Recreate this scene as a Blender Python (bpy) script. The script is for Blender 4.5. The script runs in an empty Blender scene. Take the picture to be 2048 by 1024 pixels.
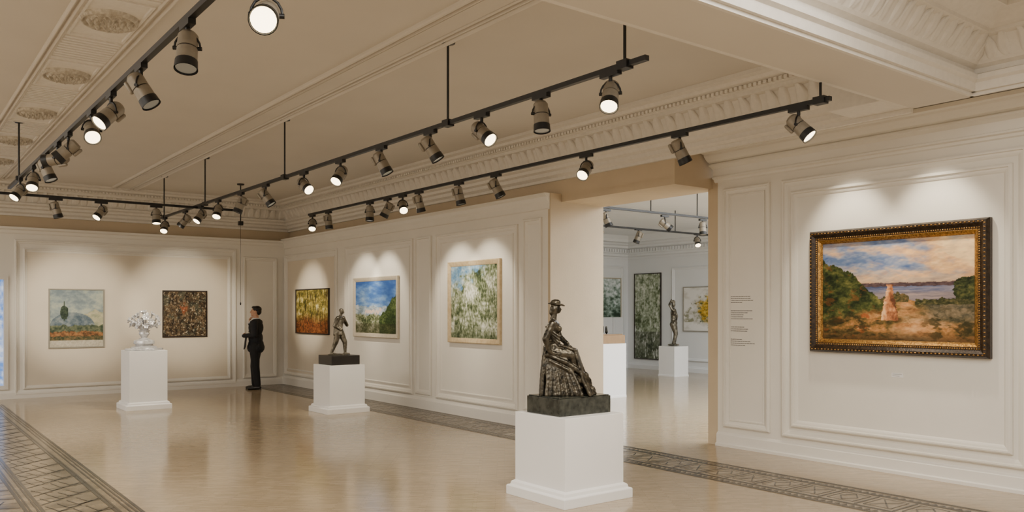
import bpy, math, random
from mathutils import Vector, Matrix, noise
random.seed(7)
D=bpy.data; SC=bpy.context.scene; COL=SC.collection
def lin(c):
    return tuple(((x/255)/12.92 if x/255<=0.04045 else ((x/255+0.055)/1.055)**2.4) for x in c)
# ------------------------------------------------------------------ materials
def mat(name,c,rough=.6,metal=0.,var=0.,vscale=3.,bump=0.,bscale=40.,c2=None,spec=.5,emit=None,es=0.,coat=0.):
    m=D.materials.new(name); m.use_nodes=True; nt=m.node_tree; b=nt.nodes['Principled BSDF']
    col=lin(c)+(1,)
    b.inputs['Base Color'].default_value=col
    b.inputs['Roughness'].default_value=rough; b.inputs['Metallic'].default_value=metal
    b.inputs['Specular IOR Level'].default_value=spec; b.inputs['Coat Weight'].default_value=coat
    tc=nt.nodes.new('ShaderNodeTexCoord')
    if var>0 or c2:
        n=nt.nodes.new('ShaderNodeTexNoise'); n.inputs['Scale'].default_value=vscale; n.inputs['Detail'].default_value=6
        r=nt.nodes.new('ShaderNodeValToRGB'); 
        r.color_ramp.elements[0].position=.35; r.color_ramp.elements[1].position=.65
        k=lin(c2)+(1,) if c2 else tuple(x*(1-var) for x in col[:3])+(1,)
        r.color_ramp.elements[0].color=k; r.color_ramp.elements[1].color=col
        nt.links.new(tc.outputs['Object'],n.inputs['Vector']); nt.links.new(n.outputs['Fac'],r.inputs['Fac']); nt.links.new(r.outputs['Color'],b.inputs['Base Color'])
    if bump>0:
        n2=nt.nodes.new('ShaderNodeTexNoise'); n2.inputs['Scale'].default_value=bscale; n2.inputs['Detail'].default_value=5
        bp=nt.nodes.new('ShaderNodeBump'); bp.inputs['Strength'].default_value=bump; bp.inputs['Distance'].default_value=.01
        nt.links.new(tc.outputs['Object'],n2.inputs['Vector']); nt.links.new(n2.outputs['Fac'],bp.inputs['Height']); nt.links.new(bp.outputs['Normal'],b.inputs['Normal'])
    if emit:
        b.inputs['Emission Color'].default_value=lin(emit)+(1,); b.inputs['Emission Strength'].default_value=es
    return m
M={}
M['wall']=mat('plaster_cream',(231,226,216),.6,var=.03,vscale=2,bump=.06,bscale=60)
M['panel']=mat('panel_beige',(222,211,192),.65,var=.04,vscale=2,bump=.06,bscale=60)
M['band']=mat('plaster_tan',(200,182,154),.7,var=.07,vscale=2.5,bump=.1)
M['ceil']=mat('ceiling_paint',(211,204,193),.75,var=.03,vscale=1.5)
M['orn']=mat('ornament_plaster',(224,218,208),.6,var=.06,vscale=20)
M['orn2']=mat('ornament_antiqued',(204,197,184),.6,c2=(168,158,142),vscale=30)
M['white']=mat('pedestal_white',(240,239,237),.35,var=.015,vscale=3)
M['cool']=mat('far_room_white',(232,234,235),.6,var=.02,vscale=2)
M['black']=mat('track_black',(16,16,17),.45,var=.1,vscale=30)
M['taupe']=mat('lamp_taupe_metal',(140,131,116),.42,metal=.25,var=.12,vscale=25)
M['lens_on']=mat('lamp_lens_lit',(255,244,220),.3,emit=(255,230,184),es=8)
M['lens_on'].cycles.emission_sampling='NONE'
M['lens_off']=mat('lamp_lens_dark',(60,60,62),.15,emit=(255,236,200),es=.15)
M['lens_off'].cycles.emission_sampling='NONE'
M['bronze']=mat('bronze_patina',(92,86,74),.32,metal=.8,c2=(44,42,37),vscale=22)
M['bronze2']=mat('bronze_grey_green',(136,130,116),.36,metal=.8,c2=(70,66,56),vscale=14)
M['silver']=mat('silvered_plaster',(226,226,226),.25,metal=.35,c2=(180,180,182),vscale=22)
M['marble']=mat('dark_green_marble',(62,64,57),.22,c2=(30,33,29),vscale=18)
M['plinthblk']=mat('plinth_black',(32,28,25),.35,var=.2,vscale=10)
M['suit']=mat('suit_navy_black',(26,28,35),.8,var=.15,vscale=30)
M['trouser']=mat('trouser_black',(20,21,25),.8,var=.15,vscale=30)
M['skin']=mat('skin',(206,158,128),.5,var=.06,vscale=20)
M['hair']=mat('hair_black',(20,16,14),.5,var=.3,vscale=60)
M['shoe']=mat('shoe_leather',(14,13,13),.25,var=.1)
M['shirt']=mat('shirt_white',(225,225,228),.7,var=.03)
M['eye']=mat('eye_dark',(18,14,12),.2,var=.01)
M['fr_dark']=mat('frame_dark_wood',(62,47,33),.3,metal=.3,c2=(32,24,17),vscale=25,bump=.3,bscale=80)
M['fr_gold']=mat('frame_gilt',(196,150,78),.32,metal=.7,c2=(122,86,42),vscale=60,bump=.4,bscale=90)
M['fr_silver']=mat('frame_champagne',(214,204,184),.4,metal=.3,var=.1,vscale=20)
M['fr_oak']=mat('frame_pale_oak',(206,186,150),.5,c2=(188,164,126),vscale=18)
M['fr_grey']=mat('canvas_edge_grey',(150,146,134),.7,var=.1)
M['fr_thin']=mat('frame_thin_black',(40,28,22),.4,var=.2,vscale=20)
M['label']=mat('label_card',(244,243,240),.6,var=.02)
M['ink']=mat('label_ink',(105,101,96),.7,var=.05)
M['base_board']=mat('baseboard_paint',(232,228,220),.45,var=.02)
M['inlay']=mat('inlay_dark_stone',(44,39,34),.2,c2=(26,23,21),vscale=9)
M['inlaybg']=mat('inlay_tan_stone',(156,141,117),.2,c2=(122,107,85),vscale=6)
M['inlaybg2']=mat('inlay_veined_wood',(140,123,97),.2,c2=(88,75,56),vscale=5)
M['brownbox']=mat('display_wood',(150,120,85),.5,var=.15,vscale=12)
def glassmat():
    m=D.materials.new('vitrine_glass'); m.use_nodes=True; b=m.node_tree.nodes['Principled BSDF']
    b.inputs['Transmission Weight'].default_value=1; b.inputs['Roughness'].default_value=.02; b.inputs['IOR'].default_value=1.1; return m
M['glass']=glassmat()
def winmat():
    m=D.materials.new('daylit_window'); m.use_nodes=True; nt=m.node_tree; b=nt.nodes['Principled BSDF']
    tc=nt.nodes.new('ShaderNodeTexCoord'); n=nt.nodes.new('ShaderNodeTexNoise'); n.inputs['Scale'].default_value=7; n.inputs['Detail'].default_value=8
    r=nt.nodes.new('ShaderNodeValToRGB'); r.color_ramp.elements[0].color=lin((90,145,220))+(1,); r.color_ramp.elements[1].color=lin((235,243,255))+(1,)
    r.color_ramp.elements[0].position=.42; r.color_ramp.elements[1].position=.66
    nt.links.new(tc.outputs['Object'],n.inputs['Vector']); nt.links.new(n.outputs['Fac'],r.inputs['Fac'])
    nt.links.new(r.outputs['Color'],b.inputs['Emission Color']); b.inputs['Emission Strength'].default_value=1.1; b.inputs['Base Color'].default_value=(.1,.1,.1,1)
    return m
M['win']=winmat()
def floormat():
    m=D.materials.new('parquet_floor'); m.use_nodes=True; nt=m.node_tree; b=nt.nodes['Principled BSDF']; L=nt.links.new; N=nt.nodes.new
    tc=N('ShaderNodeTexCoord'); mp=N('ShaderNodeMapping'); mp.inputs['Rotation'].default_value=(0,0,math.radians(37)); L(tc.outputs['Object'],mp.inputs['Vector'])
    br=N('ShaderNodeTexBrick'); L(mp.outputs['Vector'],br.inputs['Vector'])
    br.inputs['Color1'].default_value=lin((180,162,134))+(1,); br.inputs['Color2'].default_value=lin((169,150,121))+(1,); br.inputs['Mortar'].default_value=lin((154,135,108))+(1,)
    br.inputs['Scale'].default_value=1; br.inputs['Brick Width'].default_value=.24; br.inputs['Row Height'].default_value=.04; br.inputs['Mortar Size'].default_value=.002; br.inputs['Mortar Smooth'].default_value=.6
    br.offset=.43; br.squash=.8
    n=N('ShaderNodeTexNoise'); mp2=N('ShaderNodeMapping'); mp2.inputs['Scale'].default_value=(3,14,3); L(mp.outputs['Vector'],mp2.inputs['Vector']); L(mp2.outputs['Vector'],n.inputs['Vector']); n.inputs['Scale'].default_value=2.2; n.inputs['Detail'].default_value=7; n.inputs['Roughness'].default_value=.7
    r=N('ShaderNodeValToRGB'); r.color_ramp.elements[0].position=.3; r.color_ramp.elements[1].position=.7
    r.color_ramp.elements[0].color=(.76,.73,.69,1); r.color_ramp.elements[1].color=(1.1,1.09,1.08,1); L(n.outputs['Fac'],r.inputs['Fac'])
    mx=N('ShaderNodeMix'); mx.data_type='RGBA'; mx.blend_type='MULTIPLY'; mx.inputs[0].default_value=1; L(br.outputs['Color'],mx.inputs[6]); L(r.outputs['Color'],mx.inputs[7]); L(mx.outputs[2],b.inputs['Base Color'])
    b.inputs['Specular IOR Level'].default_value=.95
    n3=N('ShaderNodeTexNoise'); n3.inputs['Scale'].default_value=9; L(mp.outputs['Vector'],n3.inputs['Vector'])
    rr=N('ShaderNodeMapRange'); rr.inputs[3].default_value=.07; rr.inputs[4].default_value=.2; L(n3.outputs['Fac'],rr.inputs[0]); L(rr.outputs[0],b.inputs['Roughness'])
    bp=N('ShaderNodeBump'); bp.inputs['Strength'].default_value=.03; bp.inputs['Distance'].default_value=.01; L(br.outputs['Fac'],bp.inputs['Height']); bp.invert=True; L(bp.outputs['Normal'],b.inputs['Normal'])
    return m
M['floor']=floormat()
def paintmat():
    m=D.materials.new('oil_paint'); m.use_nodes=True; nt=m.node_tree; b=nt.nodes['Principled BSDF']; L=nt.links.new
    a=nt.nodes.new('ShaderNodeAttribute'); a.attribute_name='Col'; L(a.outputs['Color'],b.inputs['Base Color'])
    tc=nt.nodes.new('ShaderNodeTexCoord'); n=nt.nodes.new('ShaderNodeTexNoise'); n.inputs['Scale'].default_value=45; n.inputs['Detail'].default_value=6
    bp=nt.nodes.new('ShaderNodeBump'); bp.inputs['Strength'].default_value=.15; bp.inputs['Distance'].default_value=.006
    L(tc.outputs['Object'],n.inputs['Vector']); L(n.outputs['Fac'],bp.inputs['Height']); L(bp.outputs['Normal'],b.inputs['Normal']); b.inputs['Roughness'].default_value=.6; b.inputs['Specular IOR Level'].default_value=.2
    return m
M['paint']=paintmat()
# ------------------------------------------------------------------ mesh builder
def empty(name,loc=(0,0,0),parent=None):
    o=D.objects.new(name,None); o.location=loc; o.empty_display_size=.1; COL.objects.link(o)
    if parent: o.parent=parent
    return o
class MB:
    def __init__(s): s.v=[];s.f=[];s.m=[];s.s=[]
    def add(s,vs,fs,mi=0,sm=False):
        o=len(s.v); s.v+= [tuple(v) for v in vs]
        for f in fs: s.f.append(tuple(i+o for i in f)); s.m.append(mi); s.s.append(sm)
    def box(s,x0,x1,y0,y1,z0,z1,mi=0):
        vs=[(x,y,z) for z in (z0,z1) for y in (y0,y1) for x in (x0,x1)]
        s.add(vs,[(0,2,3,1),(4,5,7,6),(0,1,5,4),(2,6,7,3),(0,4,6,2),(1,3,7,5)],mi)
    def quad(s,a,b,c,d,mi=0): s.add([a,b,c,d],[(0,1,2,3)],mi)
    def tube(s,p1,p2,r1,r2,mi=0,n=16,caps=True,sm=True):
        p1=Vector(p1);p2=Vector(p2);d=(p2-p1).normalized(); a=d.orthogonal().normalized(); b=d.cross(a)
        vs=[];
        for p,r in ((p1,r1),(p2,r2)):
            for i in range(n):
                t=2*math.pi*i/n; vs.append(p+(a*math.cos(t)+b*math.sin(t))*r)
        s.add(vs,[(i,(i+1)%n,n+(i+1)%n,n+i) for i in range(n)],mi,sm)
        if caps: s.add(vs,[tuple(range(n))[::-1],tuple(range(n,2*n))],mi)
    def capsule(s,p1,r1,p2,r2,mi=0,n=14):
        p1=Vector(p1);p2=Vector(p2); d=p2-p1
        if d.length<1e-6: d=Vector((0,0,1e-4))
        d.normalize(); a=d.orthogonal().normalized(); b=d.cross(a); rings=[]
        for k in range(1,5): t=math.pi/2*(1-k/4.); rings.append((p1-d*r1*math.sin(t),r1*math.cos(t)))
        for k in range(0,4): t=math.pi/2*(k/4.); rings.append((p2+d*r2*math.sin(t),r2*math.cos(t)))
        vs=[p1-d*r1]
        for c,r in rings:
            for i in range(n): t=2*math.pi*i/n; vs.append(c+(a*math.cos(t)+b*math.sin(t))*r)
        vs.append(p2+d*r2); e=len(vs)-1; fs=[(0,1+(i+1)%n,1+i) for i in range(n)]
        for k in range(len(rings)-1):
            for i in range(n): fs.append((1+k*n+i,1+k*n+(i+1)%n,1+(k+1)*n+(i+1)%n,1+(k+1)*n+i))
        o=1+(len(rings)-1)*n; fs+=[(o+i,o+(i+1)%n,e) for i in range(n)]
        s.add(vs,fs,mi,True)
    def ell(s,c,r,rot=None,mi=0,n=16,m=10):
        R=rot or Matrix.Identity(3); c=Vector(c); vs=[c+R@Vector((0,0,-r[2]))]
        for k in range(1,m):
            ph=-math.pi/2+math.pi*k/m
            for i in range(n):
                t=2*math.pi*i/n; vs.append(c+R@Vector((r[0]*math.cos(ph)*math.cos(t),r[1]*math.cos(ph)*math.sin(t),r[2]*math.sin(ph))))
        vs.append(c+R@Vector((0,0,r[2]))); e=len(vs)-1
        fs=[(0,1+(i+1)%n,1+i) for i in range(n)]
        for k in range(m-2):
            for i in range(n): fs.append((1+k*n+i,1+k*n+(i+1)%n,1+(k+1)*n+(i+1)%n,1+(k+1)*n+i))
        o=1+(m-2)*n; fs+=[(o+i,o+(i+1)%n,e) for i in range(n)]
        s.add(vs,fs,mi,True)
    def lathe(s,c,prof,mi=0,n=24):
        vs=[];
        for z,r in prof:
            for i in range(n): t=2*math.pi*i/n; vs.append((c[0]+r*math.cos(t),c[1]+r*math.sin(t),c[2]+z))
        fs=[]
        for k in range(len(prof)-1):
            for i in range(n): fs.append((k*n+i,k*n+(i+1)%n,(k+1)*n+(i+1)%n,(k+1)*n+i))
        fs.append(tuple(range(n))[::-1]); fs.append(tuple(range((len(prof)-1)*n,len(prof)*n)))
        s.add(vs,fs,mi,True)
    def frame(s,P,u0,u1,z0,z1,prof,mi=0):
        vs=[]
        for i,o in prof:
            vs+=[P(u0+i,z0+i,o),P(u1-i,z0+i,o),P(u1-i,z1-i,o),P(u0+i,z1-i,o)]
        fs=[]
        for k in range(len(prof)-1):
            for j in range(4): fs.append((k*4+j,k*4+(j+1)%4,(k+1)*4+(j+1)%4,(k+1)*4+j))
        s.add(vs,fs,mi)
    def sweep(s,P,u0,u1,prof,mi=0):
        n=len(prof); vs=[P(u0,z,o) for z,o in prof]+[P(u1,z,o) for z,o in prof]
        fs=[(k,k+1,n+k+1,n+k) for k in range(n-1)]+[tuple(range(n)),tuple(range(n,2*n))[::-1]]
        s.add(vs,fs,mi)
    def obj(s,name,mats,parent=None,bevel=0,recalc=True):
        me=D.meshes.new(name); me.from_pydata(s.v,[],s.f)
        for m in mats: me.materials.append(M[m])
        me.polygons.foreach_set('material_index',s.m); me.polygons.foreach_set('use_smooth',s.s)
        if recalc:
            import bmesh; bm=bmesh.new(); bm.from_mesh(me); bmesh.ops.recalc_face_normals(bm,faces=bm.faces); bm.to_mesh(me); bm.free()
        me.update(); o=D.objects.new(name,me); COL.objects.link(o)
        if parent: o.parent=parent
        if bevel:
            b=o.modifiers.new('bevel','BEVEL'); b.width=bevel; b.segments=2; b.limit_method='ANGLE'
        return o
def PX(x0): return lambda u,z,o:(x0-o,u,z)
def PY(y0): return lambda u,z,o:(u,y0-o,z)
def simple(name,mats,fn,parent=None,bevel=0):
    b=MB(); fn(b); return b.obj(name,mats,parent,bevel)
H=4.1
# ------------------------------------------------------------------ shell
XL,YB=-5.0,-4.0
simple('floor',['floor'],lambda b:b.box(XL,18,YB,18.8,-.1,0))
simple('ceiling',['ceil'],lambda b:b.box(XL,8.3,YB,18.8,H,H+.1))
def f(b):
    b.box(XL,.6,18,18.2,0,3.23); b.box(1.88,8.3,18,18.2,0,3.23); b.box(.6,1.88,18,18.2,0,.22); b.box(.6,1.88,18,18.2,2.27,3.23)
    b.box(2.2,6.05,17.99,18,.2,2.8,1)
    b.sweep(PY(18),XL,7.3,[(3.23,0),(3.23,.07),(3.19,.07),(3.17,.03),(3.12,.02),(3.10,0)],0)
simple('wall_back',['wall','panel'],f)
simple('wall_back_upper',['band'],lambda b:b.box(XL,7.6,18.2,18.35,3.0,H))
simple('wall_left',['wall'],lambda b:b.box(XL-.1,XL,YB,18.4,0,H))
simple('wall_front',['wall'],lambda b:b.box(XL,8.4,YB-.1,YB,0,H))
MO=[(0,0),(0,.028),(.015,.040),(.03,.040),(.036,.020),(.055,.018),(.07,.010),(.08,0)]
def f(b):
    b.frame(PY(18),2.02,6.2,.06,3.0,MO); b.frame(PY(18),2.16,6.08,.17,2.84,MO)
    b.frame(PY(18),6.35,7.12,.17,2.84,MO)
simple('trim_1',['wall'],f)
BB=[(0,0),(0,.035),(.11,.035),(.13,.02),(.155,.015),(.16,0)]
simple('baseboard_back',['base_board'],lambda b:(b.sweep(PY(18),XL,7.3,BB)))
w=empty('window_1')
simple('window_pane',['win'],lambda b:b.box(.6,1.88,18.12,18.14,.22,2.27),w)
def f(b):
    b.frame(PY(18.0),.56,1.92,.18,2.31,[(0,0),(0,.03),(.07,.03),(.07,-.12)])
    b.box(1.22,1.26,18.08,18.12,.22,2.27)
simple('window_frame',['wall'],f,w)
# long partition wall
def f(b):
    b.box(7.3,8.2,8.7,18,0,3.27)
    b.box(7.295,7.3,15.35,17.85,.26,2.78,1)
    b.sweep(PX(7.3),8.66,18,[(3.27,0),(3.27,.09),(3.24,.09),(3.22,.06),(3.17,.045),(3.13,.02),(3.06,.02),(3.05,0)],0)
simple('wall_partition',['wall','panel'],f)
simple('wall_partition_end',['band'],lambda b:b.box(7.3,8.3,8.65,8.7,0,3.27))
def f(b):
    for (a,c) in [(15.25,17.95),(12.3,14.9),(9.36,11.55)]:
        b.frame(PX(7.3),a,c,.22,2.9,MO); b.frame(PX(7.3),a+.12,c-.12,.34,2.78,[(0,0),(0,.012),(.02,.015),(.03,0)])
    b.frame(PX(7.3),11.7,12.2,.24,2.9,MO); b.frame(PX(7.3),8.82,9.22,.24,2.95,MO)
simple('trim_2',['wall'],f)
simple('baseboard_partition',['base_board'],lambda b:b.sweep(PX(7.3),8.65,18,[(0,0),(0,.05),(.15,.05),(.17,.03),(.2,.025),(.21,0)]))
# upper wall and header
def f(b):
    b.box(7.5,7.6,8.7,18.3,3.1,H)
    b.box(7.5,8.35,6.6,8.7,3.16,H)
    b.box(7.5,8.35,YB,6.6,3.62,H)
    b.box(8.2,8.35,6.52,6.67,0,3.3)
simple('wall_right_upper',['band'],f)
CR=[(3.6,0),(3.6,.27),(3.56,.27),(3.55,.22),(3.53,.215),(3.50,.19),(3.47,.15),(3.455,.11),(3.44,.13),(3.42,.13),(3.41,.09),(3.39,.05),(3.30,.045),(3.295,.06),(3.275,.06),(3.265,.03),(3.24,.02),(3.23,0)]
def f(b):
    b.box(8.2,8.35,YB,6.52,0,3.6)
    b.sweep(PX(8.2),YB,6.56,CR)
simple('wall_right',['wall'],f)
def f(b):
    b.frame(PX(8.2),5.76,6.42,.24,3.14,MO); b.frame(PX(8.2),5.84,6.34,.32,3.06,[(0,0),(0,.01),(.015,.012),(.02,0)])
    b.frame(PX(8.2),3.06,5.6,.22,3.14,MO); b.frame(PX(8.2),3.18,5.48,.34,3.0,MO)
    b.frame(PX(8.2),.3,2.85,.22,3.14,MO); b.frame(PX(8.2),.42,2.73,.34,3.0,MO)
simple('trim_3',['wall'],f)
simple('baseboard_right',['base_board'],lambda b:b.sweep(PX(8.2),YB,6.52,[(0,0),(0,.05),(.03,.05),(.04,.03),(.14,.03),(.16,.012),(.17,0)]))
# ------------------------------------------------------------------ ceiling mouldings
CP=[(3.46,0),(3.46,.05),(3.50,.05),(3.53,.10),(3.58,.10),(3.60,.15),(3.64,.16),(3.665,.21),(3.70,.21),(3.71,.17),(3.90,.23),(3.91,.30),(3.95,.30),(3.96,.33),(4.0,.34),(4.02,.40),(4.05,.42),(4.06,.5),(4.1,.5),(4.1,0)]
def leaves(b,P,u0,u1,mi=0,z0=3.705,z1=3.905,o0=.17,o1=.24,pitch=.17):
    n=int(abs(u1-u0)/pitch); 
    for k in range(n):
        uc=u0+(k+.5)*(u1-u0)/n; vs=[];nu,nz=6,6
        for j in range(nz+1):
            t=j/nz; w=.5*pitch*(.40+.45*math.sin(math.pi*min(1,t*1.05)))
            for i in range(nu+1):
                s=i/nu*2-1
                o=o0+(o1-o0)*t+.055*math.sqrt(max(0,1-s*s))*(0.35+.65*t)-.02*math.exp(-(s*5)**2)+.014*math.cos(s*9)*(1-abs(s))
                if j==0 or abs(s)==1: o=o0+(o1-o0)*t-.006
                vs.append(P(uc+s*w+.024*math.sin(t*3.1)*(1 if k%2 else -1)*.8,z0+(z1-z0)*t+.012*math.cos(s*1.5)*t,o))
        b.add(vs,[(j*(nu+1)+i,j*(nu+1)+i+1,(j+1)*(nu+1)+i+1,(j+1)*(nu+1)+i) for j in range(nz) for i in range(nu)],mi,True)
def dent(b,P,u0,u1,z0,z1,o0,o1,pitch=.06,mi=0):
    n=int(abs(u1-u0)/pitch)
    for k in range(n):
        a=u0+k*(u1-u0)/n; c=a+.6*(u1-u0)/n
        vs=[P(u,z,o) for z in (z0,z1) for o in (o0,o1) for u in (a,c)]
        b.add(vs,[(0,2,3,1),(4,5,7,6),(0,1,5,4),(2,6,7,3),(0,4,6,2),(1,3,7,5)],mi)
def f(b):
    b.sweep(PX(7.5),3.75,18.2,CP); leaves(b,PX(7.5),4.35,18.0); dent(b,PX(7.5),3.8,18,3.965,4.0,.33,.37)
simple('trim_4',['orn'],f)
def f(b):
    b.sweep(PY(18.2),XL,7.5,CP); leaves(b,PY(18.2),0,7.3,pitch=.17); dent(b,PY(18.2),0,7.3,3.965,4.0,.33,.37)
simple('trim_5',['orn'],f)
simple('ceiling_beam',['ceil'],lambda b:b.box(XL,7.5,3.25,3.75,3.5,H))
def f(b):
    CB=[(3.5,0),(3.5,.03),(3.53,.03),(3.53,.06),(3.6,.07),(3.62,.10),(3.66,.10),(3.68,.05),(3.72,.05),(3.74,.10),(3.76,.12),(3.92,.22),(3.93,.28),(3.96,.28),(3.98,.33),(4.04,.40),(4.05,.48),(4.1,.48),(4.1,0)]
    for P,a,c in ((PY(3.25),XL,7.5),(PX(7.5),YB,3.25)):
        b.sweep(P,a,c,CB); 
    leaves(b,PY(3.25),1,7.4,z0=3.75,z1=3.925,o0=.11,o1=.22,pitch=.13); leaves(b,PX(7.5),-1,3.1,z0=3.75,z1=3.925,o0=.11,o1=.22,pitch=.13)
    b.box(XL,7.5,3.75,3.79,3.5,3.54); 
simple('trim_6',['orn'],f)
simple('trim_7',['orn'],lambda b:(b.box(7.0,7.5,3.79,4.3,3.5,3.84),b.box(6.97,7.5,3.79,4.33,3.8,3.86)),bevel=.006)
def rib(b,x,w,y0,y1,h=.03):
    n=6; vs=[]
    for y in (y0,y1):
        for k in range(n+1):
            t=math.pi*k/n; vs.append((x-w/2*math.cos(t),y,H-h*math.sin(t)))
    b.add(vs,[(k,k+1,n+1+k+1,n+1+k) for k in range(n)],0)
def f(b):
    for x,w,h in ((3.66,.05,.04),(3.73,.03,.03),(3.98,.03,.03),(4.03,.02,.035),(4.08,.06,.05)): rib(b,x,w,3.75,17.7,h)
    b.box(3.76,3.96,3.75,17.7,H-.016,H)
    for x in (1.22,1.27,1.79,1.85): rib(b,x,.035,3.75,17.7,.03)
    for x in (.0,): rib(b,x,.05,3.75,17.7,.03)
simple('trim_8',['ceil'],f)
def f(b):
    b.box(1.285,1.775,3.75,17.7,H-.012,H)
    for k in range(7):
        yc=5.5+2.03*k
        nr,nt=22,96; vs=[]
        for i in range(nr+1):
            r=.27*i/nr
            for j in range(nt):
                t=2*math.pi*j/nt; q=i/nr
                h=.020+.018*math.cos(q*math.pi*9)+.022*max(0,math.sin(t*12+q*14))*(.2<q<.8)+(.02 if q<.12 else 0)
                if i==nr: h=0
                vs.append((1.53+r*.86*math.cos(t),yc+r*1.0*math.sin(t),H-.012-h))
        fs=[(i*nt+j,i*nt+(j+1)%nt,(i+1)*nt+(j+1)%nt,(i+1)*nt+j) for i in range(nr) for j in range(nt)]
        b.add(vs,fs,1,True)
        b.frame(lambda u,z,o:(u,z,H-.012-o),1.3,1.76,yc-.55,yc+.55,[(0,0),(0,.014),(.02,.014),(.025,0)],0)
        for y in (.62,.70,.78,.86,.94,1.02,1.10,1.18,1.26,1.34):
            b.box(1.3,1.76,yc+y,yc+y+.045,H-.026,H-.011,0)
simple('ceiling_rosette_strip',['orn','orn2'],f)
# ------------------------------------------------------------------ floor inlays
def line(b,p,q,w,z=.004,mi=1):
    p=Vector(p+(0,));q=Vector(q+(0,)); d=(q-p).normalized(); n=Vector((-d.y,d.x,0))*w*.65
    b.quad(*[(v.x,v.y,z) for v in (p-n,q-n,q+n,p+n)],mi)
def f(b):
    b.box(6.45,7.25,YB,17.95,0,.002,0)
    for x,w in ((6.46,.018),(6.49,.009),(6.58,.009),(6.605,.015),(7.065,.015),(7.09,.009),(7.18,.009),(7.215,.018)): line(b,(x,YB),(x,17.95),w)
    y=YB; k=0
    while y<17.8:
        p=.34; a,c=6.63,7.04; m=(a+c)/2
        line(b,(a,y),(c,y),.016); line(b,(a+.05,y+.05),(c-.05,y+.05),.008); line(b,(a+.05,y+p-.05),(c-.05,y+p-.05),.008)
        line(b,(a+.05,y+.05),(a+.05,y+p-.05),.008); line(b,(c-.05,y+.05),(c-.05,y+p-.05),.008)
        if k%2: line(b,(a+.08,y+p/2),(m,y+.09),.01); line(b,(m,y+.09),(c-.08,y+p/2),.01); line(b,(c-.08,y+p/2),(m,y+p-.09),.01); line(b,(m,y+p-.09),(a+.08,y+p/2),.01)
        else: line(b,(a+.08,y+.09),(c-.08,y+p-.09),.01); line(b,(a+.08,y+p-.09),(c-.08,y+.09),.01)
        for q in range(5):
            yy=y+q*p/5
            for x0 in (6.515,7.105): b.add([(x0,yy,.004),(x0+.05,yy+.03,.004),(x0,yy+.055,.004)],[(0,1,2)],1)
        y+=p;k+=1
simple('floor_inlay_border',['inlaybg','inlay'],f)
def f(b):
    rr=random.Random(3)
    b.box(.98,1.73,YB,17.0,0,.002,0); b.box(-.1,.98,YB,17,0,.002,0)
    for x,w in ((1.72,.02),(1.68,.012),(1.64,.012),(1.575,.012),(1.55,.022),(1.07,.022),(1.04,.012),(.99,.012),(.96,.022),(-.08,.03),(-.02,.012)): line(b,(x,YB),(x,17),w)
    y=0
    while y<17:
        for (a,c,s) in ((1.09,1.53,1),(.0,.94,-1)):
            w=c-a; m=(a+c)/2
            x0,x1=(a,c) if s>0 else (c,a)
            line(b,(x0,y),(x1,y+.42),.016)
            for t in (.2,.4,.6,.8):
                px=x0+(x1-x0)*t; py=y+.42*t
                line(b,(px,py),(px+(.16+.1*rr.random())*s*(w/.5)*.6,py+.02+.06*rr.random()),.008)
                line(b,(px,py),(px-.08*s+.03*rr.random(),py+.20+.1*rr.random()),.008)
            line(b,(x0,y+.22),(x1,y+.34),.006)
        y+=.42
simple('floor_inlay_panel',['inlaybg2','inlay'],f)
# ------------------------------------------------------------------ tracks
def track(name,p,q,rods,w=.02,hz=.018):
    b=MB(); p=Vector(p);q=Vector(q); d=(q-p).normalized()
    if abs(d.y)>abs(d.x): b.box(p.x-w,p.x+w,p.y,q.y,p.z-hz,p.z+hz)
    else: b.box(p.x,q.x,p.y-w,p.y+w,p.z-hz,p.z+hz)
    for (x,y,zt) in rods:
        b.tube((x,y,p.z),(x,y,zt),.011,.011,0,8)
        if zt>3.6: b.lathe((x,y,zt-.03),[(0,.03),(.008,.065),(.03,.07)],0,20)
        b.box(x-.035,x+.035,y-.05,y+.05,p.z-.03,p.z+.03)
    return b.obj(name,['black'])
ZT=3.355
track('ceiling_light_track',(4.1,3.85,ZT),(4.1,16.4,ZT),[(4.1,6.3,H),(4.1,10.1,H),(4.12,13.4,H),(4.1,15.7,H),(4.1,4.06,H)])
track('ceiling_light_track',(6.05,3.69,ZT),(6.05,13.8,ZT),[(6.05,3.78,3.52)])
track('ceiling_light_track',(1.43,1.5,ZT),(1.43,13.3,ZT),[(1.43,12.3,H),(1.43,3.4,3.52)])
track('ceiling_light_track',(.2,13.7,ZT-.03),(4.8,13.7,ZT-.03),[])
b=MB(); b.lathe((5.53,15.8,H-.03),[(0,.03),(.008,.065),(.03,.07)],0,20); b.tube((5.53,15.8,H),(5.53,15.8,3.35),.01,.01); b.box(5.49,5.57,15.76,15.84,3.3,3.38); b.tube((5.53,15.8,3.35),(5.53,15.8,1.8),.003,.003,0,6); b.ell((5.53,15.8,1.79),(.012,.012,.03)); b.obj('hanging_cable',['black'])
Rv=Vector((.793,-.609,0)); Cv=Vector((-.609,-.793,0)); Dn=Vector((0,0,-1))
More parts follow.
